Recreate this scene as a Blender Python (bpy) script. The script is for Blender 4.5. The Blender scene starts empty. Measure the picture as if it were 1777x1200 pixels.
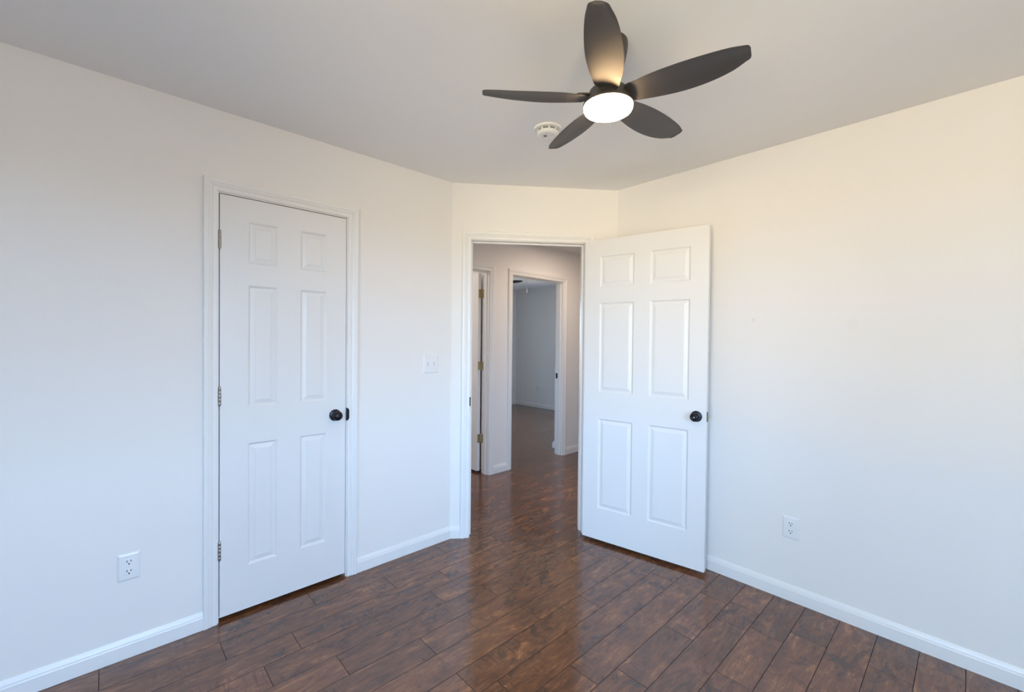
import bpy, bmesh, math, random
from mathutils import Vector, Matrix
S = bpy.context.scene
C = S.collection
random.seed(7)

# ------------------------------------------------------------------ camera
F_PX, W_PX = 751.58, 1777.0
YAW, PITCH, ROLL, CAM_H = 0.8170, -0.0134, 0.0101, 1.3719
fw = Vector((-math.sin(YAW)*math.cos(PITCH), math.cos(YAW)*math.cos(PITCH), math.sin(PITCH)))
rt = Vector((math.cos(YAW), math.sin(YAW), 0.0))
up = rt.cross(fw)
rt2 = rt*math.cos(ROLL) + up*math.sin(ROLL)
up2 = up*math.cos(ROLL) - rt*math.sin(ROLL)
cd = bpy.data.cameras.new('camera'); cam = bpy.data.objects.new('camera', cd); C.objects.link(cam)
cd.sensor_width = 36.0; cd.lens = F_PX/W_PX*36.0; cd.clip_start = 0.02
m = Matrix((rt2, up2, -fw)).transposed().to_4x4(); m.translation = (0, 0, CAM_H)
cam.matrix_world = m
S.camera = cam

# ------------------------------------------------------------------ light
w = bpy.data.worlds.new('world'); S.world = w; w.use_nodes = True
nt = w.node_tree; nt.nodes.clear()
wo = nt.nodes.new('ShaderNodeOutputWorld'); bg = nt.nodes.new('ShaderNodeBackground')
tc = nt.nodes.new('ShaderNodeTexCoord'); sp = nt.nodes.new('ShaderNodeSeparateXYZ')
cr = nt.nodes.new('ShaderNodeValToRGB')
e = cr.color_ramp.elements                                     # sky from the horizon up
e[0].position = 0.0;  e[0].color = (0.58, 0.84, 1.14, 1)
e[1].position = 1.0;  e[1].color = (0.42, 0.78, 1.28, 1)
n = e.new(0.25); n.color = (0.52, 0.82, 1.18, 1)
nt.links.new(tc.outputs['Generated'], sp.inputs[0]); nt.links.new(sp.outputs['Z'], cr.inputs['Fac'])
gm = nt.nodes.new('ShaderNodeMix'); gm.data_type = 'RGBA'          # ground: sunlit yard on one side, shaded lawn on the other
gr_ = nt.nodes.new('ShaderNodeMapRange'); gr_.inputs['From Min'].default_value = -0.9; gr_.inputs['From Max'].default_value = -0.1
nt.links.new(sp.outputs['Y'], gr_.inputs['Value']); nt.links.new(gr_.outputs['Result'], gm.inputs[0])
gm.inputs[6].default_value = (1.02, 0.88, 0.61, 1); gm.inputs[7].default_value = (0.36, 0.335, 0.285, 1)
ab = nt.nodes.new('ShaderNodeMath'); ab.operation = 'ABSOLUTE'; nt.links.new(sp.outputs['X'], ab.inputs[0])
ax = nt.nodes.new('ShaderNodeMapRange'); ax.inputs['From Min'].default_value = 0.2; ax.inputs['From Max'].default_value = 0.8
nt.links.new(ab.outputs[0], ax.inputs['Value'])
xs = nt.nodes.new('ShaderNodeMix'); xs.data_type = 'RGBA'; xs.blend_type = 'MULTIPLY'   # deeper, brighter sky away from the haze
xs.inputs[7].default_value = (1.25, 1.34, 1.46, 1)
nt.links.new(ax.outputs['Result'], xs.inputs[0]); nt.links.new(cr.outputs['Color'], xs.inputs[6])
hz = nt.nodes.new('ShaderNodeMapRange'); hz.inputs['From Min'].default_value = -0.01; hz.inputs['From Max'].default_value = 0.01
nt.links.new(sp.outputs['Z'], hz.inputs['Value'])
sm = nt.nodes.new('ShaderNodeMix'); sm.data_type = 'RGBA'
nt.links.new(hz.outputs['Result'], sm.inputs[0]); nt.links.new(gm.outputs[2], sm.inputs[6]); nt.links.new(xs.outputs[2], sm.inputs[7])
nt.links.new(sm.outputs[2], bg.inputs['Color'])
bg.inputs['Strength'].default_value = 18.0
nt.links.new(bg.outputs[0], wo.inputs['Surface'])

# windows of the room behind the camera: (centre, inward normal, width, height)
WINDOWS = [
    (Vector((0.40, -1.70, 1.42)), Vector((0, 1, 0)), 1.90, 1.40),
    (Vector((1.70, 0.15, 1.42)), Vector((-1, 0, 0)), 1.40, 1.40),
    (Vector((-6.747, 4.75, 1.30)), Vector((1, 0, 0)), 1.40, 1.60),
]
for c_, n_, w_, h_ in WINDOWS:                                  # sky portals in the window openings
    ld = bpy.data.lights.new('window_portal', 'AREA'); ld.shape = 'RECTANGLE'; ld.size = w_; ld.size_y = h_
    ld.cycles.is_portal = True
    lo = bpy.data.objects.new('window_portal', ld); C.objects.link(lo)
    lo.location = c_ - n_*0.13; lo.rotation_euler = n_.to_track_quat('-Z', 'Z').to_euler()
LAMP = 70.0
ld = bpy.data.lights.new('hall_fill', 'AREA'); ld.shape = 'DISK'; ld.size = 0.30; ld.energy = 12.5; ld.color = (1.0, 0.79, 0.64)
lo = bpy.data.objects.new('hall_fill', ld); C.objects.link(lo); lo.location = (-2.60, 3.60, 2.41)      # unseen fill light added under the ceiling to brighten the hallway
ld = bpy.data.lights.new('side_room_light', 'AREA'); ld.shape = 'DISK'; ld.size = 0.30; ld.energy = 14.0; ld.color = (1.0, 0.88, 0.78)
lo = bpy.data.objects.new('side_room_light', ld); C.objects.link(lo); lo.location = (-4.35, 2.05, 2.40)      # ceiling lamp of the side room, out of view
vs = S.view_settings
vs.view_transform = 'Standard'; vs.look = 'None'; vs.gamma = 1.0; vs.use_curve_mapping = False
vs.exposure = -0.11
S.cycles.max_bounces = 14; S.cycles.diffuse_bounces = 10; S.cycles.glossy_bounces = 5
S.cycles.transparent_max_bounces = 12
S.cycles.sample_clamp_indirect = 6.0
S.cycles.use_denoising = True

# ------------------------------------------------------------------ materials
def lin(r, g, b):
    f = lambda c: ((c/255+0.055)/1.055)**2.4 if c > 10 else c/255/12.92
    return (f(r), f(g), f(b), 1)

def mat(name, col, rough=0.5, metal=0.0, spec=0.5, noise=0.0, nscale=20.0, bump=0.0, bscale=200.0, coat=0.0):
    """principled material with a little procedural variation"""
    M = bpy.data.materials.new(name); M.use_nodes = True
    t = M.node_tree; p = t.nodes['Principled BSDF']
    p.inputs['Roughness'].default_value = rough; p.inputs['Metallic'].default_value = metal
    p.inputs['Specular IOR Level'].default_value = spec
    p.inputs['Coat Weight'].default_value = coat
    co = t.nodes.new('ShaderNodeTexCoord')
    nz = t.nodes.new('ShaderNodeTexNoise'); nz.inputs['Scale'].default_value = nscale; nz.inputs['Detail'].default_value = 4
    t.links.new(co.outputs['Object'], nz.inputs['Vector'])
    mx = t.nodes.new('ShaderNodeMix'); mx.data_type = 'RGBA'
    mx.inputs[6].default_value = col
    mx.inputs[7].default_value = tuple(c*(1-noise) for c in col[:3]) + (1,)
    t.links.new(nz.outputs['Fac'], mx.inputs[0]); t.links.new(mx.outputs[2], p.inputs['Base Color'])
    if bump > 0:
        n2 = t.nodes.new('ShaderNodeTexNoise'); n2.inputs['Scale'].default_value = bscale; n2.inputs['Detail'].default_value = 3
        t.links.new(co.outputs['Object'], n2.inputs['Vector'])
        b = t.nodes.new('ShaderNodeBump'); b.inputs['Strength'].default_value = bump; b.inputs['Distance'].default_value = 0.002
        t.links.new(n2.outputs['Fac'], b.inputs['Height']); t.links.new(b.outputs['Normal'], p.inputs['Normal'])
    return M

PAINT = (0.80, 0.785, 0.765, 1)
M_WALL = mat('wall_paint', PAINT, 0.62, spec=0.3, noise=0.02, nscale=3, bump=0.06, bscale=260)
M_CEIL = mat('ceiling_paint', (0.85, 0.85, 0.85, 1), 0.85, spec=0.2, noise=0.02, nscale=3, bump=0.08, bscale=200)
M_TRIM = mat('trim_paint', (0.79, 0.79, 0.785, 1), 0.33, noise=0.015, nscale=6)
M_DOOR = mat('door_paint', (0.755, 0.755, 0.75, 1), 0.38, noise=0.015, nscale=6, bump=0.03, bscale=120)
M_BRONZE = mat('black_bronze', lin(44, 44, 50), 0.34, metal=0.75, noise=0.3, nscale=40)
M_NICKEL = mat('satin_nickel', lin(176, 170, 164), 0.35, metal=0.9, noise=0.15, nscale=60)
M_BRASS = mat('antique_brass', lin(188, 174, 142), 0.38, metal=0.85, noise=0.3, nscale=80)
M_FAN = mat('fan_black', lin(48, 44, 43), 0.50, noise=0.2, nscale=30, spec=1.0)
M_PLATE = mat('plate_plastic', (0.78, 0.78, 0.78, 1), 0.3, noise=0.01)
M_SLOT = mat('slot_black', (0.012, 0.012, 0.014, 1), 0.6, noise=0.2)
M_VENT = mat('vent_grey', lin(128, 128, 126), 0.7, noise=0.1)
M_SLOTW = mat('slot_pale', (0.60, 0.59, 0.58, 1), 0.5, noise=0.02)
M_SMOKE = mat('detector_plastic', (0.80, 0.80, 0.78, 1), 0.4, noise=0.01)
M_LABEL = mat('label_paper', lin(220, 222, 218), 0.5, noise=0.03)
M_CORD = mat('cord_white', lin(232, 232, 232), 0.5, noise=0.03)
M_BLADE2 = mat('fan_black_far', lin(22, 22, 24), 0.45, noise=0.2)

def lens_mat(strength):
    M = bpy.data.materials.new('lamp_lens'); M.use_nodes = True; t = M.node_tree; t.nodes.clear()
    o = t.nodes.new('ShaderNodeOutputMaterial'); em = t.nodes.new('ShaderNodeEmission')
    em.inputs['Color'].default_value = (1.0, 0.66, 0.34, 1); em.inputs['Strength'].default_value = strength
    t.links.new(em.outputs[0], o.inputs['Surface']); return M
M_LENS = lens_mat(LAMP)

def glass_mat():
    M = bpy.data.materials.new('window_glass'); M.use_nodes = True; t = M.node_tree; t.nodes.clear()
    o = t.nodes.new('ShaderNodeOutputMaterial'); tr = t.nodes.new('ShaderNodeBsdfTransparent')
    gl = t.nodes.new('ShaderNodeBsdfGlossy'); gl.inputs['Roughness'].default_value = 0.02
    fr = t.nodes.new('ShaderNodeFresnel'); fr.inputs['IOR'].default_value = 1.45
    mx = t.nodes.new('ShaderNodeMixShader')
    t.links.new(fr.outputs[0], mx.inputs[0]); t.links.new(tr.outputs[0], mx.inputs[1]); t.links.new(gl.outputs[0], mx.inputs[2])
    t.links.new(mx.outputs[0], o.inputs['Surface']); return M
M_GLASS = glass_mat()

def right_wall_mat():
    """wall paint with two small filler spots"""
    M = M_WALL.copy(); M.name = 'wall_paint_patched'; t = M.node_tree; p = t.nodes['Principled BSDF']
    src = p.inputs['Base Color'].links[0].from_socket
    co = t.nodes.new('ShaderNodeTexCoord'); last = src
    for (x, z, r, k) in ((-0.853, 1.499, 0.010, 0.90), (-0.407, 1.465, 0.030, 0.97)):
        d = t.nodes.new('ShaderNodeVectorMath'); d.operation = 'DISTANCE'
        d.inputs[1].default_value = (x, 2.666, z); t.links.new(co.outputs['Object'], d.inputs[0])
        mp = t.nodes.new('ShaderNodeMapRange'); mp.inputs['From Min'].default_value = r*0.6; mp.inputs['From Max'].default_value = r*1.2
        mp.inputs['To Min'].default_value = 1; mp.inputs['To Max'].default_value = 0
        t.links.new(d.outputs['Value'], mp.inputs['Value'])
        mx = t.nodes.new('ShaderNodeMix'); mx.data_type = 'RGBA'
        t.links.new(mp.outputs[0], mx.inputs[0]); t.links.new(last, mx.inputs[6])
        mx.inputs[7].default_value = tuple(c*k for c in PAINT[:3]) + (1,)
        last = mx.outputs[2]
    t.links.new(last, p.inputs['Base Color']); return M

def floor_mat():
    M = bpy.data.materials.new('walnut_planks'); M.use_nodes = True; t = M.node_tree; p = t.nodes['Principled BSDF']
    N = lambda k: t.nodes.new(k); L = t.links.new
    uv = N('ShaderNodeUVMap'); uv.uv_map = 'plank'
    at = N('ShaderNodeAttribute'); at.attribute_name = 'tone'
    def noise(scale, sx, sy, detail=5, rough=0.55, dist=0.0):
        mp = N('ShaderNodeMapping'); mp.inputs['Scale'].default_value = (sx, sy, 1)
        L(uv.outputs['UV'], mp.inputs['Vector'])
        n = N('ShaderNodeTexNoise'); n.inputs['Scale'].default_value = scale; n.inputs['Detail'].default_value = detail
        n.inputs['Roughness'].default_value = rough; n.inputs['Distortion'].default_value = dist
        L(mp.outputs[0], n.inputs['Vector']); return n.outputs['Fac']
    def mth(op, a, b=None, clamp=False):
        n = N('ShaderNodeMath'); n.operation = op; n.use_clamp = clamp
        for i, v in enumerate((a, b)):
            if v is None: continue
            if isinstance(v, (int, float)): n.inputs[i].default_value = v
            else: L(v, n.inputs[i])
        return n.outputs[0]
    def rng(v, a, b, c=0.0, d=1.0):
        n = N('ShaderNodeMapRange'); L(v, n.inputs['Value'])
        for k, x in zip(('From Min', 'From Max', 'To Min', 'To Max'), (a, b, c, d)): n.inputs[k].default_value = x
        return n.outputs[0]
    fine = noise(110, 1.0, 0.10, 6, 0.7, 0.8)            # fine grain along the board
    fig = noise(16, 1.0, 0.30, 6, 0.68, 2.2)             # wavy figure
    broad = noise(7, 1.0, 0.30, 4, 0.55, 1.5)            # broad mineral streaks
    blot = noise(13, 1.0, 0.60, 4, 0.60, 0.7)            # dark stain blotches
    bmask = noise(3.2, 1.0, 0.5, 2)
    chat = noise(48, 0.22, 1.5, 3, 0.55, 0.8)            # cross-grain scrape marks
    cmask = noise(6.0, 1.0, 0.55, 2)
    g = mth('ADD', mth('ADD', mth('MULTIPLY', fine, 0.26), mth('MULTIPLY', fig, 0.42)), mth('MULTIPLY', broad, 0.32))
    ramp = N('ShaderNodeValToRGB'); L(g, ramp.inputs['Fac']); el = ramp.color_ramp.elements
    el[0].position = 0.35; el[0].color = lin(68, 43, 28)
    el[1].position = 0.66; el[1].color = lin(160, 108, 68)
    x = el.new(0.45); x.color = lin(88, 54, 34)
    x = el.new(0.55); x.color = lin(112, 71, 44)
    dark = mth('MULTIPLY', mth('MULTIPLY', rng(blot, 0.53, 0.64), rng(bmask, 0.44, 0.56), True), 0.78)
    m1 = N('ShaderNodeMix'); m1.data_type = 'RGBA'; L(dark, m1.inputs[0]); L(ramp.outputs['Color'], m1.inputs[6])
    m1.inputs[7].default_value = lin(58, 39, 29)
    scr = mth('MULTIPLY', mth('MULTIPLY', rng(chat, 0.52, 0.64), rng(cmask, 0.52, 0.62), True), 0.62)
    m2 = N('ShaderNodeMix'); m2.data_type = 'RGBA'; L(scr, m2.inputs[0]); L(m1.outputs[2], m2.inputs[6])
    m2.inputs[7].default_value = lin(62, 41, 29)
    hs = N('ShaderNodeHueSaturation'); L(m2.outputs[2], hs.inputs['Color'])
    L(rng(at.outputs['Fac'], 0, 1, 0.92, 1.26), hs.inputs['Value'])
    L(hs.outputs['Color'], p.inputs['Base Color'])
    L(rng(fig, 0.3, 0.7, 0.13, 0.18), p.inputs['Roughness'])
    p.inputs['Specular IOR Level'].default_value = 0.95
    hgt = mth('ADD', mth('MULTIPLY', fig, 0.5), mth('MULTIPLY', scr, -0.5))
    b = N('ShaderNodeBump'); b.inputs['Strength'].default_value = 0.03; b.inputs['Distance'].default_value = 0.0015
    L(hgt, b.inputs['Height']); L(b.outputs['Normal'], p.inputs['Normal'])
    return M

# ------------------------------------------------------------------ helpers
def obj(name, bm, material, parent=None, smooth=False, bevel=0.0, mats=None):
    bmesh.ops.recalc_face_normals(bm, faces=bm.faces[:])
    me = bpy.data.meshes.new(name); bm.to_mesh(me); bm.free()
    for mm in (mats or [material]): me.materials.append(mm)
    o = bpy.data.objects.new(name, me); C.objects.link(o)
    if smooth:
        for p in me.polygons: p.use_smooth = True
        me.set_sharp_from_angle(angle=math.radians(42))
    if bevel > 0:
        md = o.modifiers.new('bevel', 'BEVEL'); md.width = bevel; md.segments = 2; md.limit_method = 'ANGLE'
    if parent: o.parent = parent
    return o

def tag(o, label=None, cat=None, group=None, kind=None):
    if label: o['label'] = label
    if cat: o['category'] = cat
    if group: o['group'] = group
    if kind: o['kind'] = kind
    return o

def empty(name, M=None):
    o = bpy.data.objects.new(name, None); o.empty_display_size = 0.1; C.objects.link(o)
    if M is not None: o.matrix_world = M
    return o

def frame(origin, xdir, ydir, zdir):
    mm = Matrix((Vector(xdir), Vector(ydir), Vector(zdir))).transposed().to_4x4(); mm.translation = Vector(origin); return mm

def add_box(bm, lo, hi):
    vs_ = [bm.verts.new((x, y, z)) for x in (lo[0], hi[0]) for y in (lo[1], hi[1]) for z in (lo[2], hi[2])]
    for f in ((0, 1, 3, 2), (4, 6, 7, 5), (0, 4, 5, 1), (2, 3, 7, 6), (0, 2, 6, 4), (1, 5, 7, 3)):
        bm.faces.new([vs_[i] for i in f])

def box(lo, hi):
    bm = bmesh.new(); add_box(bm, lo, hi); return bm

def add_lathe(bm, prof, axis=Vector((0, 0, 1)), origin=Vector((0, 0, 0)), n=40, cap0=True, cap1=True, sx=1.0):
    """prof: list of (radius, height along axis)"""
    axis = Vector(axis).normalized(); a = axis.orthogonal().normalized(); b = axis.cross(a)
    rings = []
    for r, h in prof:
        rings.append([bm.verts.new(Vector(origin) + axis*h + (a*math.cos(2*math.pi*i/n) + b*math.sin(2*math.pi*i/n))*r) for i in range(n)])
    for k in range(len(rings)-1):
        for i in range(n):
            j = (i+1) % n; bm.faces.new((rings[k][i], rings[k][j], rings[k+1][j], rings[k+1][i]))
    if cap0: bm.faces.new(rings[0][::-1])
    if cap1: bm.faces.new(rings[-1])

def sweep(path, prof, mapf, closed_prof=True):
    """sweep a 2-D profile (lateral, height) along a planar 2-D path with mitred corners; lateral is to the left of the path"""
    bm = bmesh.new(); P = [Vector(p) for p in path]; rows = []
    for i, p in enumerate(P):
        d0 = (P[i]-P[i-1]).normalized() if i > 0 else None
        d1 = (P[i+1]-P[i]).normalized() if i < len(P)-1 else None
        n0 = Vector((-d0.y, d0.x)) if d0 else None; n1 = Vector((-d1.y, d1.x)) if d1 else None
        if n0 is None: mv = n1
        elif n1 is None: mv = n0
        else:
            mv = (n0+n1); mv = mv / mv.dot(n0)
        rows.append([bm.verts.new(mapf(p.x+mv.x*l, p.y+mv.y*l, h)) for l, h in prof])
    n = len(prof)
    for a, b in zip(rows, rows[1:]):
        for i in range(n if closed_prof else n-1):
            j = (i+1) % n; bm.faces.new((a[i], a[j], b[j], b[i]))
    if closed_prof:
        bm.faces.new(rows[0][::-1]); bm.faces.new(rows[-1])
    return bm

def extrude_poly(poly, f0, f1):
    """closed 2-D polygon between two mapping functions"""
    bm = bmesh.new()
    a = [bm.verts.new(f0(*p)) for p in poly]; b = [bm.verts.new(f1(*p)) for p in poly]
    bm.faces.new(a[::-1]); bm.faces.new(b); n = len(a)
    for i in range(n):
        j = (i+1) % n; bm.faces.new((a[i], a[j], b[j], b[i]))
    return bm

# ------------------------------------------------------------------ plan of the place
A, B, HC, TH = 2.4595, 2.6660, 2.4455, 0.115      # left wall x = -A, right wall y = B, ceiling, wall thickness
Y1, X2 = 1.7346, -1.7540                          # ends of the canted wall with the entry
XR, YB = 1.70, -1.70                              # walls behind the camera
O = Vector((-A, Y1)); CD = (Vector((X2, B))-O).normalized(); CN = Vector((CD.y, -CD.x)); CLEN = (Vector((X2, B))-O).length
XH = -3.355                                       # face of the hallway wall
TOPJ = 2.058                                      # head of the door openings (jamb face)

def structure(o, label, cat):
    return tag(o, label, cat, kind='structure')

def wall_u(name, p0, p1, q0, q1, openings, material, label):
    """wall between inner line p0-p1 and outer line q0-q1 with door openings (t0, t1, top) measured along p"""
    p0, p1, q0, q1 = map(Vector, (p0, p1, q0, q1)); d = (p1-p0).normalized(); Ln = (p1-p0).length
    poly = [(0, 0)]
    for t0, t1, zt in openings: poly += [(t0, 0), (t0, zt), (t1, zt), (t1, 0)]
    poly += [(Ln, 0), (Ln, HC), (0, HC)]
    nrm = Vector((-d.y, d.x)); off = (q0-p0).dot(nrm)
    def f0(t, z): v = p0 + d*t; return (v.x, v.y, z)
    def f1(t, z):
        if t < 1e-6: v = q0
        elif t > Ln-1e-6: v = q1
        else: v = p0 + d*t + nrm*off
        return (v.x, v.y, z)
    return structure(obj(name, extrude_poly(poly, f0, f1), material), label, 'wall')

def isect(p, d, q, e_):
    den = d.x*e_.y - d.y*e_.x; t = ((q.x-p.x)*e_.y - (q.y-p.y)*e_.x)/den; return p + d*t
QL = isect(O - CN*TH, CD, Vector((-A-TH, 0)), Vector((0, 1)))
QR = isect(O - CN*TH, CD, Vector((0, B+TH)), Vector((1, 0)))

# closet opening on the left wall, entry opening on the canted wall
CY0, CY1 = 0.3930, 1.0070
ET0, ET1 = 0.1345, 0.9335
JT = 0.018
wall_u('wall_left', (-A, YB), (-A, Y1), (-A-TH, YB-TH), QL, [(CY0-JT-YB, CY1+JT-YB, TOPJ+JT)], M_WALL, 'white wall on the left with the closed closet door')
wall_u('wall_entry', O, (X2, B), QL, QR, [(ET0-JT, ET1+JT, TOPJ+JT)], M_WALL, 'short canted white wall holding the open doorway')
wall_u('wall_right', (X2, B), (XR, B), QR, (XR+TH, B+TH), [], right_wall_mat(), 'plain white wall on the right behind the open door')

def wall_window(name, p0, d, Ln, c_, w_, h_, nout, label, x0=0.0):
    """wall with one window opening: p0 + d*t, outward normal nout"""
    d = Vector(d); p0 = Vector(p0); nout = Vector(nout)
    t = (Vector((c_.x, c_.y))-p0).dot(d); bm = bmesh.new()
    z0, z1 = c_.z-h_/2, c_.z+h_/2
    for (a0, a1, b0, b1) in ((x0, t-w_/2, 0, HC), (t+w_/2, Ln, 0, HC), (t-w_/2, t+w_/2, 0, z0), (t-w_/2, t+w_/2, z1, HC)):
        vs_ = []
        for k in (0, TH):
            for (tt, zz) in ((a0, b0), (a1, b0), (a1, b1), (a0, b1)):
                v = p0 + d*tt + nout*k; vs_.append(bm.verts.new((v.x, v.y, zz)))
        for f in ((0, 1, 2, 3), (7, 6, 5, 4), (0, 4, 5, 1), (1, 5, 6, 2), (2, 6, 7, 3), (3, 7, 4, 0)): bm.faces.new([vs_[i] for i in f])
    return structure(obj(name, bm, M_WALL), label, 'wall')

c_, n_, w_, h_ = WINDOWS[0]
wall_window('wall_back', (-A, YB), (1, 0), XR+A+TH, c_, w_, h_, (0, -1), 'white wall with a window behind the camera', -TH)
c_, n_, w_, h_ = WINDOWS[1]
wall_window('wall_side', (XR, YB), (0, 1), B-YB, c_, w_, h_, (1, 0), 'white wall with a window beside the camera')

# hallway, the far bedroom, the side room and the closet interior
D1Y1 = 2.826; D1Y0 = D1Y1-0.762                   # doorway at the left of the hallway wall
D2Y0, D2Y1 = 3.150, 3.978                         # doorway to the far bedroom
HY0, HY1 = 1.62, 6.46
THH = 0.102                                        # thickness of the hallway wall
TJ2 = 2.062
XB, YBK = -6.747, 6.462                           # far bedroom walls
wall_u('wall_hallway', (XH, HY0), (XH, YBK), (XH-THH, HY0), (XH-THH, YBK), [(D1Y0-JT-HY0, D1Y1+JT-HY0, TJ2+JT), (D2Y0-JT-HY0, D2Y1+JT-HY0, TJ2+JT)], M_WALL, 'pinkish white hallway wall seen through the entry')
structure(obj('wall_hallway_end', box((XH, HY0-0.10, 0), (-A-TH, HY0, HC)), M_WALL), 'closed end of the hallway beside the closet', 'wall')
structure(obj('wall_hallway_side', box((QR.x, B+TH, 0), (QR.x+0.1, YBK, HC)), M_WALL), 'hallway wall opposite the far bedroom doorway', 'wall')
structure(obj('wall_bedroom_back', box((XB-0.1, YBK, 0), (QR.x+0.1, YBK+0.1, HC)), M_WALL), 'grey shaded back wall of the far bedroom', 'wall')
c_, n_, w_, h_ = WINDOWS[2]
wall_window('wall_bedroom_left', (XB, 2.96), (0, 1), YBK-2.96, c_, w_, h_, (-1, 0), 'left wall of the far bedroom with its window')
structure(obj('wall_bedroom_near', box((XB-0.1, 2.90, 0), (XH-THH, 3.0, HC)), M_WALL), 'near wall of the far bedroom', 'wall')
STUB = (-3.662, 4.201)
structure(obj('wall_bedroom_return', box((STUB[0], STUB[1], 0), (XH-THH, STUB[1]+0.11, HC)), M_WALL), 'short return wall just inside the far bedroom', 'wall')
structure(obj('wall_side_room', box((-5.40, HY0-0.10, 0), (-5.30, 2.90, HC)), M_WALL), 'far wall of the side room', 'wall')
structure(obj('wall_side_room_end', box((-5.30, HY0-0.10, 0), (XH, HY0, HC)), M_WALL), 'end wall of the side room', 'wall')
bm = bmesh.new(); add_box(bm, (-3.20, 0.05, 0), (-3.12, 1.40, HC)); add_box(bm, (-3.12, 0.05, 0), (-A-TH, 0.13, HC)); add_box(bm, (-3.12, 1.32, 0), (-A-TH, 1.40, HC))
structure(obj('wall_closet', bm, M_WALL), 'closet interior behind the closed door', 'wall')

structure(obj('ceiling', box((XB-0.1, YB-TH, HC), (XR+TH, YBK+0.1, HC+0.12)), M_CEIL), 'flat pale grey white ceiling', 'ceiling')

# floor: one mesh, plank pattern with real seams
PW, PX0, GR = 0.1435, 0.0012, 0.0012
JOINTS = {16: (0.788, 0.81), 15: (1.168, 0.795), 14: (0.63, 0.81), 13: (1.29, 0.81), 12: (0.725, 0.81), 10: (2.366, 0.81), 9: (1.86, 0.81), 8: (2.362, 1.215),
          7: (1.43, 1.215), 6: (1.969, 0.406), 5: (1.20, 1.215), 4: (1.857, 0.404), 3: (2.368, 0.81), 2: (1.62, 1.215), 1: (2.372, 0.81), 11: (1.05, 1.215), 17: (0.30, 0.81)}
bm = bmesh.new(); uvl = bm.loops.layers.uv.new('plank'); tone = bm.loops.layers.float.new('tone') if hasattr(bm.loops.layers, 'float') else None
fl_lo, fl_hi = (XB-0.1, YB-TH), (XR+TH, YBK+0.1)
rng_ = random.Random(21)
def plank(x0, x1, y0, y1):
    ou, ov, tn = rng_.uniform(0, 50), rng_.uniform(0, 50), rng_.random()
    g = GR
    outer = [bm.verts.new(v) for v in ((x0, y0, -0.0022), (x1, y0, -0.0022), (x1, y1, -0.0022), (x0, y1, -0.0022))]
    inner = [bm.verts.new(v) for v in ((x0+g, y0+g, 0), (x1-g, y0+g, 0), (x1-g, y1-g, 0), (x0+g, y1-g, 0))]
    fs = [bm.faces.new(inner)] + [bm.faces.new((outer[i], outer[(i+1) % 4], inner[(i+1) % 4], inner[i])) for i in range(4)]
    for k, f in enumerate(fs):
        f.material_index = 0 if k == 0 else 1
        for l in f.loops:
            l[uvl].uv = (l.vert.co.x - x0 + ou, l.vert.co.y - y0 + ov)
            if tone is not None: l[tone] = tn
k = math.floor((PX0-fl_hi[0])/PW)
while PX0 - k*PW > fl_lo[0]:
    xa, xb = PX0-(k+1)*PW, PX0-k*PW
    y0, per = JOINTS.get(k, (rng_.uniform(0, 1.2), rng_.choice((0.81, 0.81, 1.215))))
    n0 = math.floor((fl_lo[1]-y0)/per); ys = [y0+per*(n0+i) for i in range(int((fl_hi[1]-fl_lo[1])/per)+3)]
    ys = [fl_lo[1]] + [y for y in ys if fl_lo[1]+0.03 < y < fl_hi[1]-0.03] + [fl_hi[1]]
    for a, b in zip(ys, ys[1:]): plank(xa, xb, a, b)
    k += 1
add_box(bm, (fl_lo[0], fl_lo[1], -0.10), (fl_hi[0], fl_hi[1], -0.0045))
M_SEAM = mat('seam_dark', lin(38, 26, 22), 0.6, noise=0.2)
structure(obj('floor', bm, None, mats=[floor_mat(), M_SEAM]), 'dark walnut brown plank floor with a soft gloss', 'floor')

# windows
def window(i, c_, n_, w_, h_, label):
    side = Vector((-n_.y, n_.x, 0)); M = frame(c_, side, Vector((0, 0, 1)), side.cross(Vector((0, 0, 1))))
    if M.to_3x3().determinant() < 0: pass
    root = empty('window_%d' % i, M); structure(root, label, 'window')
    zin = 1 if (M.to_3x3() @ Vector((0, 0, 1))).dot(n_) > 0 else -1
    def bars(lst, d0, d1):
        bm = bmesh.new()
        for a0, a1, b0, b1 in lst: add_box(bm, (a0, b0, min(zin*d0, zin*d1)), (a1, b1, max(zin*d0, zin*d1)))
        return bm
    W2, H2, t = w_/2, h_/2, 0.04
    obj('window_frame', bars([(-W2, W2, -H2, -H2+t), (-W2, W2, H2-t, H2), (-W2, -W2+t, -H2, H2), (W2-t, W2, -H2, H2), (-W2, W2, -0.02, 0.02)], -0.10, -0.05), M_TRIM, root)
    cs = 0.06
    obj('window_casing', bars([(-W2-cs, -W2, -H2-cs, H2+cs), (W2, W2+cs, -H2-cs, H2+cs), (-W2, W2, H2, H2+cs), (-W2, W2, -H2-cs, -H2)], 0.0, 0.016), M_TRIM, root)
    obj('window_pane', bars([(-W2+t, W2-t, -H2+t, H2-t)], -0.078, -0.074), M_GLASS, root)
for i, (c_, n_, w_, h_) in enumerate(WINDOWS):
    window(i+1, c_, n_, w_, h_, ('white double-hung window on the wall behind the camera', 'white double-hung window on the wall beside the camera', 'white double-hung window of the far bedroom')[i])

# ------------------------------------------------------------------ trim
BASE = [(0, 0), (0.0135, 0), (0.0135, 0.056), (0.0115, 0.060), (0.0105, 0.066), (0.0075, 0.074), (0.0045, 0.080), (0.003, 0.083), (0, 0.083)]
flat = lambda a, b, h: (a, b, h)
def base(name, path, label):
    return structure(obj(name, sweep(path, BASE, flat), M_TRIM), label, 'baseboard')
chp = lambda t, off=0.0: (O + CD*t + CN*off)[:]
CO = 0.062                                        # outer edge of a casing from the jamb face
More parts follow.
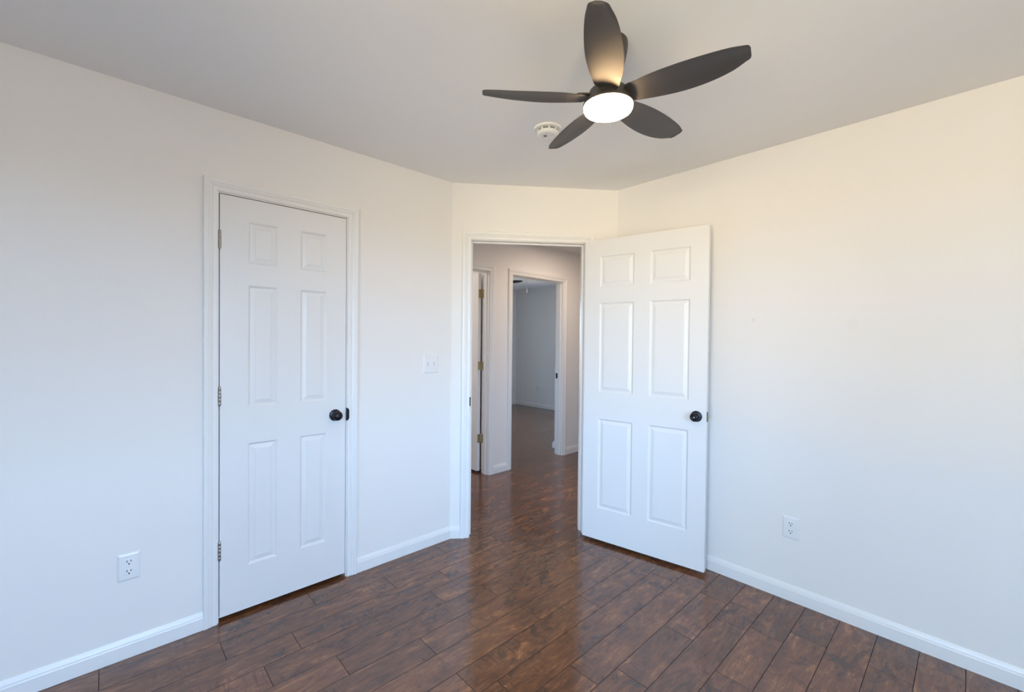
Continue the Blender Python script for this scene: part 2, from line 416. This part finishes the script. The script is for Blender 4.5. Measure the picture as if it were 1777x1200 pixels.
# paths run so that the room lies to the left
base('baseboard_left', [(-A, CY0-CO), (-A, YB)], 'white baseboard left of the closet door')
base('baseboard_entry', [chp(ET0-CO), tuple(O), (-A, CY1+CO)], 'white baseboard between closet door and entry')
base('baseboard_right', [(XR, B), (X2, B), chp(ET1+CO)], 'white baseboard along the right wall')
base('baseboard_back', [(-A, YB), (XR, YB), (XR, B)], 'white baseboard behind the camera')
base('baseboard_hallway', [(XH, D2Y0-CO), (XH, D1Y1+CO)], 'white baseboard between the two hallway doorways')
base('baseboard_hallway_far', [(XH, YBK), (XH, D2Y1+CO)], 'white baseboard right of the far bedroom doorway')
base('baseboard_bedroom', [(XH-THH, YBK), (XB, YBK), (XB, 3.0)], 'white baseboard of the far bedroom')
structure(obj('baseboard_return', sweep([(XH-THH, STUB[1]), (STUB[0], STUB[1]), (STUB[0], STUB[1]+0.11)], [(l*1.45, h) for l, h in BASE], flat), M_TRIM), 'white baseboard end just inside the far bedroom', 'baseboard')

CASE = [(0.005, 0), (0.005, 0.0085), (0.0075, 0.0105), (0.012, 0.0110), (0.024, 0.0112), (0.0265, 0.0092), (0.029, 0.0122), (0.036, 0.0150),
        (0.040, 0.0138), (0.044, 0.0165), (0.058, 0.0175), (0.062, 0.0155), (0.062, 0)]
def door_frame(idx, org, d, nrm, t0, t1, top, label, stop=None, both=True, th=TH):
    """casing, jamb and stop around an opening; org + d*t is the wall face, nrm points to the viewer's side"""
    org = Vector((org[0], org[1], 0)); d = Vector((d[0], d[1], 0)); nrm = Vector((nrm[0], nrm[1], 0))
    root = empty('trim_%d' % idx, Matrix.Translation(org + d*(t0+t1)/2)); structure(root, label, 'door frame')
    inv = root.matrix_world.inverted()
    mp = lambda a, b, h: inv @ (org + d*a + Vector((0, 0, b)) + nrm*h)
    path = [(t0, 0), (t0, top), (t1, top), (t1, 0)]
    o = obj('casing', sweep(path, CASE, mp), M_TRIM, root)
    obj('jamb', sweep(path, [(0, 0.0005), (JT, 0.0005), (JT, -th), (0, -th)], mp), M_TRIM, root)
    if stop:
        obj('door_stop', sweep(path, [(0.0, stop[0]), (0.0, stop[1]), (-0.010, stop[1]+0.003), (-0.010, stop[0]-0.003)], mp), M_TRIM, root)
    if both:
        mp2 = lambda a, b, h: inv @ (org + d*a + Vector((0, 0, b)) + nrm*(-th-h))
        obj('casing', sweep(path, CASE, mp2), M_TRIM, root)
    return root, inv, org, d, nrm

f1 = door_frame(1, (-A, 0), (0, 1), (1, 0), CY0, CY1, TOPJ, 'white moulded casing around the closed closet door', stop=(-0.040, -0.075), both=False)
f2 = door_frame(2, O, CD, CN, ET0, ET1, TOPJ, 'white moulded casing around the open entry doorway', stop=(-0.040, -0.075))
f3 = door_frame(3, (XH, 0), (0, 1), (1, 0), D1Y0, D1Y1, TJ2, 'white casing of the hallway doorway with brass hinges', stop=(-0.030, -0.065), th=THH)
f4 = door_frame(4, (XH, 0), (0, 1), (1, 0), D2Y0, D2Y1, TJ2, 'white casing around the far bedroom doorway', stop=(-0.030, -0.065), th=THH)

def fbox(fr, t0, t1, z0, z1, h0, h1, name, material, bevel=0.0):
    root, inv, org, d, nrm = fr; bm = bmesh.new(); vs_ = []
    for t in (t0, t1):
        for h in (h0, h1):
            for z in (z0, z1): vs_.append(bm.verts.new(inv @ (org + d*t + nrm*h + Vector((0, 0, z)))))
    for f in ((0, 1, 3, 2), (4, 6, 7, 5), (0, 4, 5, 1), (2, 3, 7, 6), (0, 2, 6, 4), (1, 5, 7, 3)): bm.faces.new([vs_[i] for i in f])
    return tag(obj(name, bm, material, root, bevel=bevel), None)

def strike_lip(fr, t, z0, z1, h0, h1, sgn, name='strike_plate'):
    """flat plate with a rounded lip that wraps onto the jamb edge"""
    root, inv, org, d, nrm = fr
    poly = [(h0, z0), (h1-0.004, z0), (h1, z0+0.012), (h1, z1-0.012), (h1-0.004, z1), (h0, z1)]
    g0 = lambda h, z: inv @ (org + d*t + nrm*h + Vector((0, 0, z)))
    g1 = lambda h, z: inv @ (org + d*(t+sgn*0.002) + nrm*h + Vector((0, 0, z)))
    return obj(name, extrude_poly(poly, g0, g1), M_BRONZE, root)
# closet strike: rounded lip seen on the casing side of the gap
root, inv, org, d, nrm = f1
poly = [(CY1+0.0, 0.902), (CY1+0.0095, 0.908), (CY1+0.013, 0.918), (CY1+0.013, 0.960), (CY1+0.0095, 0.970), (CY1+0.0, 0.976)]
o = obj('strike_plate', extrude_poly(poly, lambda a, b: inv @ (org+d*a+Vector((0, 0, b))+nrm*0.0005), lambda a, b: inv @ (org+d*a+Vector((0, 0, b))+nrm*0.0130)), M_BRONZE, root)
o['label'] = 'black latch strike lip'
strike_lip(f2, ET0, 0.915, 0.975, -0.045, 0.006, +1)['label'] = 'black latch strike plate'
o = fbox(f2, ET0-0.007, ET0+0.002, 0.914, 0.976, 0.0008, 0.0105, 'strike_lip', M_BRONZE, bevel=0.004); o['label'] = 'curved black strike lip' 
strike_lip(f4, D2Y1, 0.915, 0.980, -0.101, -0.074, -1)['label'] = 'black latch strike plate'

# ------------------------------------------------------------------ six panel doors
def door_leaf_bm(wd, ht, th, cols, rows):
    """moulded six panel leaf: x 0..wd, z 0..ht, front face at y = 0, back at y = th"""
    bm = bmesh.new()
    xs = [0] + [v for c in cols for v in c] + [wd]; zs = [0] + [v for r in rows for v in r] + [ht]
    # profile of a panel: inset distance, depth
    prof = [(0.0, 0.0), (0.004, 0.0025), (0.008, 0.0065), (0.011, 0.0075), (0.014, 0.0072), (0.030, 0.0030), (0.0335, 0.0012), (0.036, 0.0012)]
    for side in (0, 1):
        yy = (lambda dep: dep) if side == 0 else (lambda dep: th-dep)
        for i in range(len(xs)-1):
            for j in range(len(zs)-1):
                x0, x1, z0, z1 = xs[i], xs[i+1], zs[j], zs[j+1]
                if i % 2 == 1 and j % 2 == 1:
                    prev = None
                    for ins, dep in prof:
                        ring = [bm.verts.new((x, yy(dep), z)) for x, z in ((x0+ins, z0+ins), (x1-ins, z0+ins), (x1-ins, z1-ins), (x0+ins, z1-ins))]
                        if prev:
                            for q in range(4):
                                bm.faces.new((prev[q], prev[(q+1) % 4], ring[(q+1) % 4], ring[q]))
                        prev = ring
                    bm.faces.new(prev)
                else:
                    bm.faces.new([bm.verts.new((x, yy(0), z)) for x, z in ((x0, z0), (x1, z0), (x1, z1), (x0, z1))])
    for (a, b) in (((0, 0), (0, ht)), ((wd, 0), (wd, ht)), ((0, 0), (wd, 0)), ((0, ht), (wd, ht))):
        bm.faces.new([bm.verts.new(v) for v in ((a[0], 0, a[1]), (b[0], 0, b[1]), (b[0], th, b[1]), (a[0], th, a[1]))])
    bmesh.ops.remove_doubles(bm, verts=bm.verts[:], dist=0.00005)
    return bm
ROWS = [(0.217, 0.825), (1.006, 1.608), (1.715, 1.922)]     # above the bottom edge of the leaf

def knob(root, x, z, sgn, th, label, button=False):
    """rosette, neck and round knob; sgn -1: on the front face, +1: on the back face"""
    y0 = 0.0 if sgn < 0 else th
    bm = bmesh.new()
    add_lathe(bm, [(0.0325, 0.0), (0.0325, 0.004), (0.030, 0.0085), (0.022, 0.011), (0.014, 0.013), (0.012, 0.028)], Vector((0, sgn, 0)), Vector((x, y0, z)), 40)
    r = obj('knob_rosette', bm, M_BRONZE, root, smooth=True)
    bm = bmesh.new()
    prof = [(0.012, 0.020), (0.0155, 0.027), (0.022, 0.031), (0.0255, 0.034), (0.0265, 0.038), (0.0262, 0.043), (0.0240, 0.049), (0.0195, 0.0535), (0.0170, 0.0550)]
    if button: prof += [(0.0120, 0.0555), (0.0095, 0.0540), (0.0085, 0.0500), (0.0060, 0.0500)]
    else: prof += [(0.0130, 0.0572), (0.007, 0.0590), (0.002, 0.0596)]
    add_lathe(bm, prof, Vector((0, sgn, 0)), Vector((x, y0, z)), 40)
    kb = obj('door_knob', bm, M_BRONZE, root, smooth=True); kb['label'] = label
    if button:
        bm = bmesh.new(); add_lathe(bm, [(0.0048, 0.049), (0.0048, 0.0555), (0.004, 0.0562)], Vector((0, sgn, 0)), Vector((x, y0, z)), 20)
        obj('lock_button', bm, M_NICKEL, kb, smooth=True)
    else:
        bm = bmesh.new(); add_lathe(bm, [(0.0022, 0.0), (0.0022, 0.0108)], Vector((0, sgn, 0)), Vector((x-0.0225, y0, z+0.002)), 12)
        obj('rosette_screw', bm, M_NICKEL, r, smooth=True)

def hinge_barrel(root, x, y, z0, z1, material, label, leaf=None):
    bm = bmesh.new(); n = 5; h = (z1-z0)/n
    for i in range(n):
        add_lathe(bm, [(0.0055, z0+h*i+0.0008), (0.0062, z0+h*i+0.0016), (0.0062, z0+h*(i+1)-0.0016), (0.0055, z0+h*(i+1)-0.0008)], Vector((0, 0, 1)), Vector((x, y, 0)), 16)
    add_lathe(bm, [(0.0035, z0-0.003), (0.0045, z0), (0.0045, z1), (0.0035, z1+0.003)], Vector((0, 0, 1)), Vector((x, y, 0)), 16)
    o = obj('hinge', bm, material, root, smooth=True); o['label'] = label
    return o

# closet door (door_1): local x runs along +y of the world, front face to the room (+x)
GAPB = 0.0215
DW1 = CY1-CY0-0.0075
M1 = frame((-A-0.001, CY0+0.0045, GAPB), (0, 1, 0), (-1, 0, 0), (0, 0, 1))
door1 = structure(empty('door_1', M1), 'closed white six panel closet door with black knob', 'door')
obj('leaf', door_leaf_bm(DW1, 2.0325, 0.035, [(0.118, 0.251), (0.362, 0.499)], ROWS), M_DOOR, door1, bevel=0.0008)
knob(door1, 0.547, 0.918, -1, 0.035, 'round black knob')
for z0, z1 in ((1.795, 1.880), (1.046, 1.134), (0.302, 0.392)):
    hinge_barrel(door1, -0.0012, -0.0050, z0-GAPB, z1-GAPB, M_NICKEL, 'satin nickel hinge barrel')

# open entry door (door_2)
HX, HY, FX, FY = -1.8451, 2.4221, -1.0577, 2.5535
dd = Vector((FX-HX, FY-HY, 0)); DW2 = dd.length; dd.normalize(); nn = Vector((-dd.y, dd.x, 0))
M2 = frame((HX, HY, GAPB), dd, nn, (0, 0, 1))
door2 = structure(empty('door_2', M2), 'white six panel door standing wide open against the right wall', 'door')
obj('leaf', door_leaf_bm(DW2, 2.033, 0.035, [(0.111, 0.350), (0.455, 0.697)], ROWS), M_DOOR, door2, bevel=0.0008)
knob(door2, 0.742, 0.912, -1, 0.035, 'round black privacy knob', button=True)
knob(door2, 0.742, 0.912, +1, 0.035, 'round black knob on the wall side')
lp = obj('latch_plate', box((DW2-0.0005, 0.006, 0.884), (DW2+0.0016, 0.030, 0.942)), M_BRONZE, door2, bevel=0.001); lp['label'] = 'black latch faceplate'
lb = obj('latch_bolt', box((DW2+0.001, 0.011, 0.902), (DW2+0.010, 0.025, 0.922)), M_BRASS, lp, bevel=0.002)
for z0, z1 in ((1.795, 1.880), (1.046, 1.134), (0.302, 0.392)):
    hinge_barrel(door2, -0.002, 0.0425, z0-GAPB, z1-GAPB, M_NICKEL, 'satin nickel hinge barrel')

# door of the side room (door_3), opened inwards
PV = Vector((XH-THH-0.016, D1Y1-0.006, 0))
ANG = math.radians(180.0)
d3 = Vector((math.cos(ANG), math.sin(ANG), 0)); n3 = Vector((-d3.y, d3.x, 0))          # n3 = away from the viewer for the face that shows
if n3.y < 0: n3 = -n3
M3 = Matrix((d3, n3, Vector((0, 0, 1)))).transposed().to_4x4(); M3.translation = PV + Vector((0, -0.035, GAPB)) + d3*0.004
door3 = structure(empty('door_3', M3), 'white hallway door opened inwards at the left of the entry view', 'door')
obj('leaf', door_leaf_bm(0.756, 2.036, 0.035, [(0.111, 0.330), (0.425, 0.645)], ROWS), M_DOOR, door3, bevel=0.0008)
for z0, z1 in ((1.801, 1.890), (1.062, 1.150), (0.311, 0.401)):
    hb = hinge_barrel(door3, -0.006, 0.041, z0-GAPB, z1-GAPB, M_BRASS, 'antique brass butt hinge')
    obj('hinge_leaf', box((-0.0022, 0.002, z0-GAPB), (0.0, 0.035, z1-GAPB)), M_BRASS, hb)
    bm = box((-0.042, 0.0405, z0-GAPB), (-0.010, 0.0428, z1-GAPB))
    obj('hinge_leaf', bm, M_BRASS, hb)

# ------------------------------------------------------------------ wall devices
def wall_frame(pos, nrm):
    nrm = Vector(nrm); return frame(pos, Vector((-nrm.y, nrm.x, 0)), -nrm, (0, 0, 1))     # local -y points into the room

def plate_bm(w_, h_, t=0.006):
    bm = bmesh.new()
    rings = []
    for ins, dep in ((0.0, 0.0), (0.0, 0.0018), (0.0035, 0.0042), (0.009, t), ):
        rings.append([bm.verts.new((x, -dep, z)) for x, z in ((-w_/2+ins, -h_/2+ins), (w_/2-ins, -h_/2+ins), (w_/2-ins, h_/2-ins), (-w_/2+ins, h_/2-ins))])
    for a, b in zip(rings, rings[1:]):
        for i in range(4): bm.faces.new((a[i], a[(i+1) % 4], b[(i+1) % 4], b[i]))
    bm.faces.new(rings[0][::-1]); bm.faces.new(rings[-1]); return bm

def outlet(pos, nrm, w_, h_, label, dz=0.0205):
    r = tag(empty('wall_outlet', wall_frame(pos, nrm)), label, 'outlet', 'duplex wall outlets')
    pl = obj('cover_plate', plate_bm(w_, h_), M_PLATE, r)
    for s in (1, -1):
        zc = s*dz; poly = []
        for i in range(32):
            a = 2*math.pi*i/32; poly.append((0.0172*math.cos(a), max(-0.0125, min(0.0125, 0.0172*math.sin(a)))+zc))
        bm = extrude_poly(poly, lambda x, z: (x, -0.0055, z), lambda x, z: (x, -0.0085, z))
        rc = obj('receptacle', bm, M_PLATE, r, bevel=0.0005)
        bm = bmesh.new()
        add_box(bm, (-0.0078, -0.0090, zc+0.0005), (-0.0052, -0.0084, zc+0.0095)); add_box(bm, (0.0052, -0.0090, zc+0.0015), (0.0078, -0.0084, zc+0.0090))
        add_lathe(bm, [(0.0030, 0.0084), (0.0030, 0.0090)], Vector((0, -1, 0)), Vector((0, 0, zc-0.0068)), 14)
        obj('slots', bm, M_SLOT, rc)
    bm = bmesh.new(); add_lathe(bm, [(0.0030, 0.0055), (0.0030, 0.0072), (0.0018, 0.0078)], Vector((0, -1, 0)), Vector((0, 0, 0)), 14)
    obj('screw', bm, M_PLATE, r, smooth=True)
    return r
outlet((-A, 0.0715, 0.388), (1, 0, 0), 0.076, 0.117, 'white duplex outlet low on the left wall beside the closet door')
outlet((-0.6500, B, 0.387), (0, -1, 0), 0.080, 0.117, 'white duplex outlet low on the right wall beyond the open door')
outlet((-6.105, YBK, 0.388), (0, -1, 0), 0.080, 0.120, 'small white outlet on the shaded far bedroom wall')

sw = tag(empty('light_switch', wall_frame((-A, 1.5705, 1.2105), (1, 0, 0))), 'white two toggle light switch plate between closet and entry', 'light switch')
obj('cover_plate', plate_bm(0.116, 0.124), M_PLATE, sw)
for s in (-1, 1):
    bm = box((s*0.023-0.005, -0.0066, -0.012), (s*0.023+0.005, -0.0058, 0.012)); sl = obj('toggle_slot', bm, M_SLOTW, sw)
    bm = bmesh.new(); zz = 0.004 if s < 0 else -0.004
    vs_ = [bm.verts.new(v) for v in ((s*0.023-0.0042, -0.006, zz-0.006), (s*0.023+0.0042, -0.006, zz-0.006), (s*0.023+0.0042, -0.006, zz+0.006), (s*0.023-0.0042, -0.006, zz+0.006),
                                    (s*0.023-0.0034, -0.018, zz*2.4-0.0035), (s*0.023+0.0034, -0.018, zz*2.4-0.0035), (s*0.023+0.0034, -0.018, zz*2.4+0.0035), (s*0.023-0.0034, -0.018, zz*2.4+0.0035))]
    for f in ((3, 2, 1, 0), (4, 5, 6, 7), (0, 1, 5, 4), (1, 2, 6, 5), (2, 3, 7, 6), (3, 0, 4, 7)): bm.faces.new([vs_[i] for i in f])
    obj('toggle', bm, M_PLATE, sw, bevel=0.0008)
    for z in (-0.0303, 0.0303):
        bm = bmesh.new(); add_lathe(bm, [(0.003, 0.0055), (0.003, 0.0068), (0.0018, 0.0074)], Vector((0, -1, 0)), Vector((s*0.023, 0, z)), 12); obj('screw', bm, M_PLATE, sw, smooth=True)

# smoke detector on the ceiling
sd = tag(empty('smoke_detector', Matrix.Translation((-1.495, 1.637, HC))), 'round white smoke detector on the ceiling behind a fan blade', 'smoke detector')
dn = Vector((0, 0, -1))
bm = bmesh.new(); add_lathe(bm, [(0.070, 0.0), (0.070, 0.006), (0.067, 0.010), (0.056, 0.012), (0.054, 0.012)], dn, Vector((0, 0, 0)), 56); obj('mounting_base', bm, M_SMOKE, sd, smooth=True)
bm = bmesh.new(); add_lathe(bm, [(0.050, 0.010), (0.050, 0.022)], dn, Vector((0, 0, 0)), 56, cap0=False, cap1=False); obj('vent_ring', bm, M_VENT, sd, smooth=True)
for i in range(9):
    bm = bmesh.new(); add_box(bm, (0.047, -0.004, -0.0235), (0.0545, 0.004, -0.010))
    obj('vent_rib', bm, M_SMOKE, sd).rotation_euler = (0, 0, 2*math.pi*i/9)
bm = bmesh.new(); add_lathe(bm, [(0.048, 0.020), (0.0545, 0.0215), (0.0545, 0.030), (0.051, 0.036), (0.042, 0.039), (0.030, 0.0395), (0.029, 0.0385), (0.002, 0.0385)], dn, Vector((0, 0, 0)), 56); obj('cover', bm, M_SMOKE, sd, smooth=True)
bm = bmesh.new(); add_lathe(bm, [(0.009, 0.038), (0.009, 0.0405), (0.007, 0.0415)], dn, Vector((-0.006, -0.012, 0)), 24)
o = obj('test_button', bm, M_VENT, sd, smooth=True); o['label'] = 'grey test button'

# ------------------------------------------------------------------ ceiling fans
RS = [0.09, 0.17, 0.25, 0.33, 0.40, 0.445]
SA = [0.0403, 0.0547, 0.0598, 0.0556, 0.0436, 0.0257]; ZA = [2.2360, 2.2335, 2.2311, 2.2330, 2.2402, 2.2494]
SB = [-0.0424, -0.0546, -0.0585, -0.0539, -0.0442, -0.0324]; ZB = [2.2559, 2.2582, 2.2592, 2.2610, 2.2624, 2.2617]
def lag(c, x):
    # smooth piecewise interpolation (Catmull-Rom) over the stations
    n = len(RS)
    for i in range(n-1):
        if x <= RS[i+1] or i == n-2:
            t = (x-RS[i])/(RS[i+1]-RS[i])
            h = RS[i+1]-RS[i]
            m0 = (c[i+1]-c[i-1])/(RS[i+1]-RS[i-1])*h if i > 0 else (c[i+1]-c[i])
            m1 = (c[i+2]-c[i])/(RS[i+2]-RS[i])*h if i < n-2 else (c[i+1]-c[i])
            return (2*t**3-3*t*t+1)*c[i] + (t**3-2*t*t+t)*m0 + (-2*t**3+3*t*t)*c[i+1] + (t**3-t*t)*m1
def blade_bm(z_ref):
    """one blade along local +x: pitched, cambered board with a blunt rounded tip"""
    bm = bmesh.new(); R0, R1, NS, NW, T = 0.070, 0.4545, 48, 14, 0.0055
    top, bot = [], []
    for i in range(NS+1):
        u = i/NS; r = R0 + (R1-R0)*(1-(1-u)**1.25)
        rc = min(max(r, 0.07), 0.442)
        sa, sb, za, zb = lag(SA, rc), lag(SB, rc), lag(ZA, rc), lag(ZB, rc)
        if r < 0.09:                                   # waist at the root
            k = (0.09-r)/0.02; sa *= 1-0.25*k; sb *= 1-0.25*k
        if r > 0.440:
            k = (r-0.440)/(R1-0.440); sh = 0.55+0.45*math.sqrt(max(0.0, 1-k*k)); mid = (sa+sb)/2
            zm = (za+zb)/2; sa = mid+(sa-mid)*sh; sb = mid+(sb-mid)*sh; za = zm+(za-zm)*sh; zb = zm+(zb-zm)*sh
        rt_, rb_ = [], []
        for j in range(NW+1):
            v = j/NW; s = sb+(sa-sb)*v; z = zb+(za-zb)*v
            camber = 0.0045*(1-(2*v-1)**2)*min(1.0, (sa-sb)/0.08)
            edge = max(0.22, (1-(2*v-1)**6))
            rt_.append(bm.verts.new((r, s, z+camber-z_ref+T/2*edge))); rb_.append(bm.verts.new((r, s, z+camber-z_ref-T/2*edge)))
        top.append(rt_); bot.append(rb_)
    for i in range(NS):
        for j in range(NW):
            bm.faces.new((top[i][j], top[i+1][j], top[i+1][j+1], top[i][j+1])); bm.faces.new((bot[i][j], bot[i][j+1], bot[i+1][j+1], bot[i+1][j]))
        bm.faces.new((top[i][0], bot[i][0], bot[i+1][0], top[i+1][0])); bm.faces.new((top[i][NW], top[i+1][NW], bot[i+1][NW], bot[i][NW]))
    for i in (0, NS):
        for j in range(NW): bm.faces.new((top[i][j], top[i][j+1], bot[i][j+1], bot[i][j]))
    return bm
def bracket_bm(z_ref):
    bm = bmesh.new()
    poly = [(0.050, -0.022), (0.085, -0.030), (0.112, -0.026), (0.120, -0.012), (0.120, 0.012), (0.112, 0.026), (0.085, 0.030), (0.050, 0.022)]
    zt = lambda x, y: 2.2475 - 0.24*y - z_ref
    b2 = extrude_poly(poly, lambda x, y: (x, y, zt(x, y)+0.0060), lambda x, y: (x, y, zt(x, y)+0.0110))
    me_ = bpy.data.meshes.new('tmp'); b2.to_mesh(me_); b2.free(); bm.from_mesh(me_); bpy.data.meshes.remove(me_)
    for (x, y) in ((0.095, -0.015), (0.095, 0.015), (0.110, 0.0)):
        add_lathe(bm, [(0.0045, zt(x, y)+0.0100), (0.0045, zt(x, y)+0.0135), (0.003, zt(x, y)+0.0145)], Vector((0, 0, 1)), Vector((x, y, 0)), 12)
    return bm

def make_fan(cx, cy, ang0, material, lens_material, label, sticker):
    zr = HC
    fan = tag(empty('ceiling_fan', Matrix.Translation((cx, cy, HC))), label, 'ceiling fan')
    bm = bmesh.new(); add_lathe(bm, [(0.066, 0.0), (0.067, 0.010), (0.0665, 0.022), (0.064, 0.040), (0.059, 0.065), (0.0535, 0.090), (0.0495, 0.112), (0.0475, 0.128), (0.045, 0.130)], dn, Vector((0, 0, 0)), 56)
    obj('canopy', bm, material, fan, smooth=True)
    bm = bmesh.new(); add_lathe(bm, [(0.043, 0.126), (0.043, 0.150), (0.0455, 0.156), (0.0455, 0.160)], dn, Vector((0, 0, 0)), 48)
    obj('motor_neck', bm, material, fan, smooth=True)
    bm = bmesh.new(); add_lathe(bm, [(0.044, 0.158), (0.058, 0.163), (0.068, 0.172), (0.073, 0.184), (0.0755, 0.196), (0.079, 0.206), (0.083, 0.213)], dn, Vector((0, 0, 0)), 56)
    obj('motor_housing', bm, material, fan, smooth=True)
    bm = bmesh.new(); add_lathe(bm, [(0.080, 0.211), (0.087, 0.214), (0.0905, 0.219), (0.0905, 0.225), (0.0885, 0.2265), (0.0865, 0.224)], dn, Vector((0, 0, 0)), 56)
    obj('light_ring', bm, material, fan, smooth=True)
    bm = bmesh.new(); add_lathe(bm, [(0.0868, 0.223), (0.0872, 0.234), (0.084, 0.2405), (0.071, 0.2450), (0.045, 0.2475), (0.020, 0.2485), (0.003, 0.2487)], dn, Vector((0, 0, 0)), 56)
    o = obj('light_lens', bm, lens_material, fan, smooth=True)
    if lens_material is M_LENS: o['label'] = 'glowing warm white lamp lens'
    first = None; firstb = None
    for k in range(5):
        a = math.radians(ang0+72*k)
        if first is None:
            first = b = obj('blade', blade_bm(zr), material, fan, smooth=True)
            firstb = br = obj('blade_bracket', bracket_bm(zr), material, b)
        else:
            b = first.copy(); C.objects.link(b); b.parent = fan
            br = firstb.copy(); C.objects.link(br); br.parent = b
        b.rotation_euler = (0, 0, a)
    if sticker:
        vd = Vector((rt.x, rt.y)); vv = Vector((-fw.x, -fw.y)).normalized()
        a0 = math.atan2((-vd*0.93+vv*0.36).y, (-vd*0.93+vv*0.36).x)
        bm = bmesh.new(); R_ = 0.0462
        ring = [[bm.verts.new((rr_*math.cos(a0+t_), rr_*math.sin(a0+t_), -z)) for t_ in [i*0.08-0.44 for i in range(12)]] for rr_, z in ((0.0482, 0.127), (0.0478, 0.152))]
        for i in range(11): bm.faces.new((ring[0][i], ring[0][i+1], ring[1][i+1], ring[1][i]))
        o = obj('motor_label', bm, M_LABEL, fan); o['label'] = 'small white label on the motor'
        md = o.modifiers.new('solid', 'SOLIDIFY'); md.thickness = 0.0006
    return fan
make_fan(-0.9196, 1.3282, -58.49, M_FAN, M_LENS, 'black five blade ceiling fan with its round warm lamp lit', True)
M_LENS_OFF = mat('lens_off', (0.7, 0.7, 0.68, 1), 0.4, noise=0.02)
tip = Vector((-4.630, 4.552)); FC2 = tip - Vector((0.684, 0.729))*0.458
make_fan(FC2.x, FC2.y, math.degrees(math.atan2(tip.y-FC2.y, tip.x-FC2.x)), M_BLADE2, M_LENS_OFF, 'unlit dark ceiling fan in the far bedroom, blade tip at the doorway edge', False)

# pull cord hanging in the far bedroom
pc = tag(empty('pull_cord', Matrix.Translation((-3.602, 3.61, HC))), 'thin white pull cord with a drop handle inside the far bedroom doorway', 'pull cord')
bm = bmesh.new(); add_lathe(bm, [(0.0026, 0.0), (0.0026, HC-1.985)], dn, Vector((0, 0, 0)), 10); obj('cord', bm, M_CORD, pc, smooth=True)
bm = bmesh.new(); zt = HC-1.990
add_lathe(bm, [(0.003, zt), (0.005, zt+0.006), (0.0075, zt+0.022), (0.0090, zt+0.040), (0.0085, zt+0.052), (0.006, zt+0.060), (0.002, zt+0.062)], dn, Vector((0, 0, 0)), 20); obj('drop_handle', bm, M_CORD, pc, smooth=True)
bm = bmesh.new(); add_lathe(bm, [(0.012, 0.0), (0.012, 0.004), (0.006, 0.012), (0.003, 0.016)], dn, Vector((0, 0, 0)), 20); obj('ceiling_eye', bm, M_CORD, pc, smooth=True)
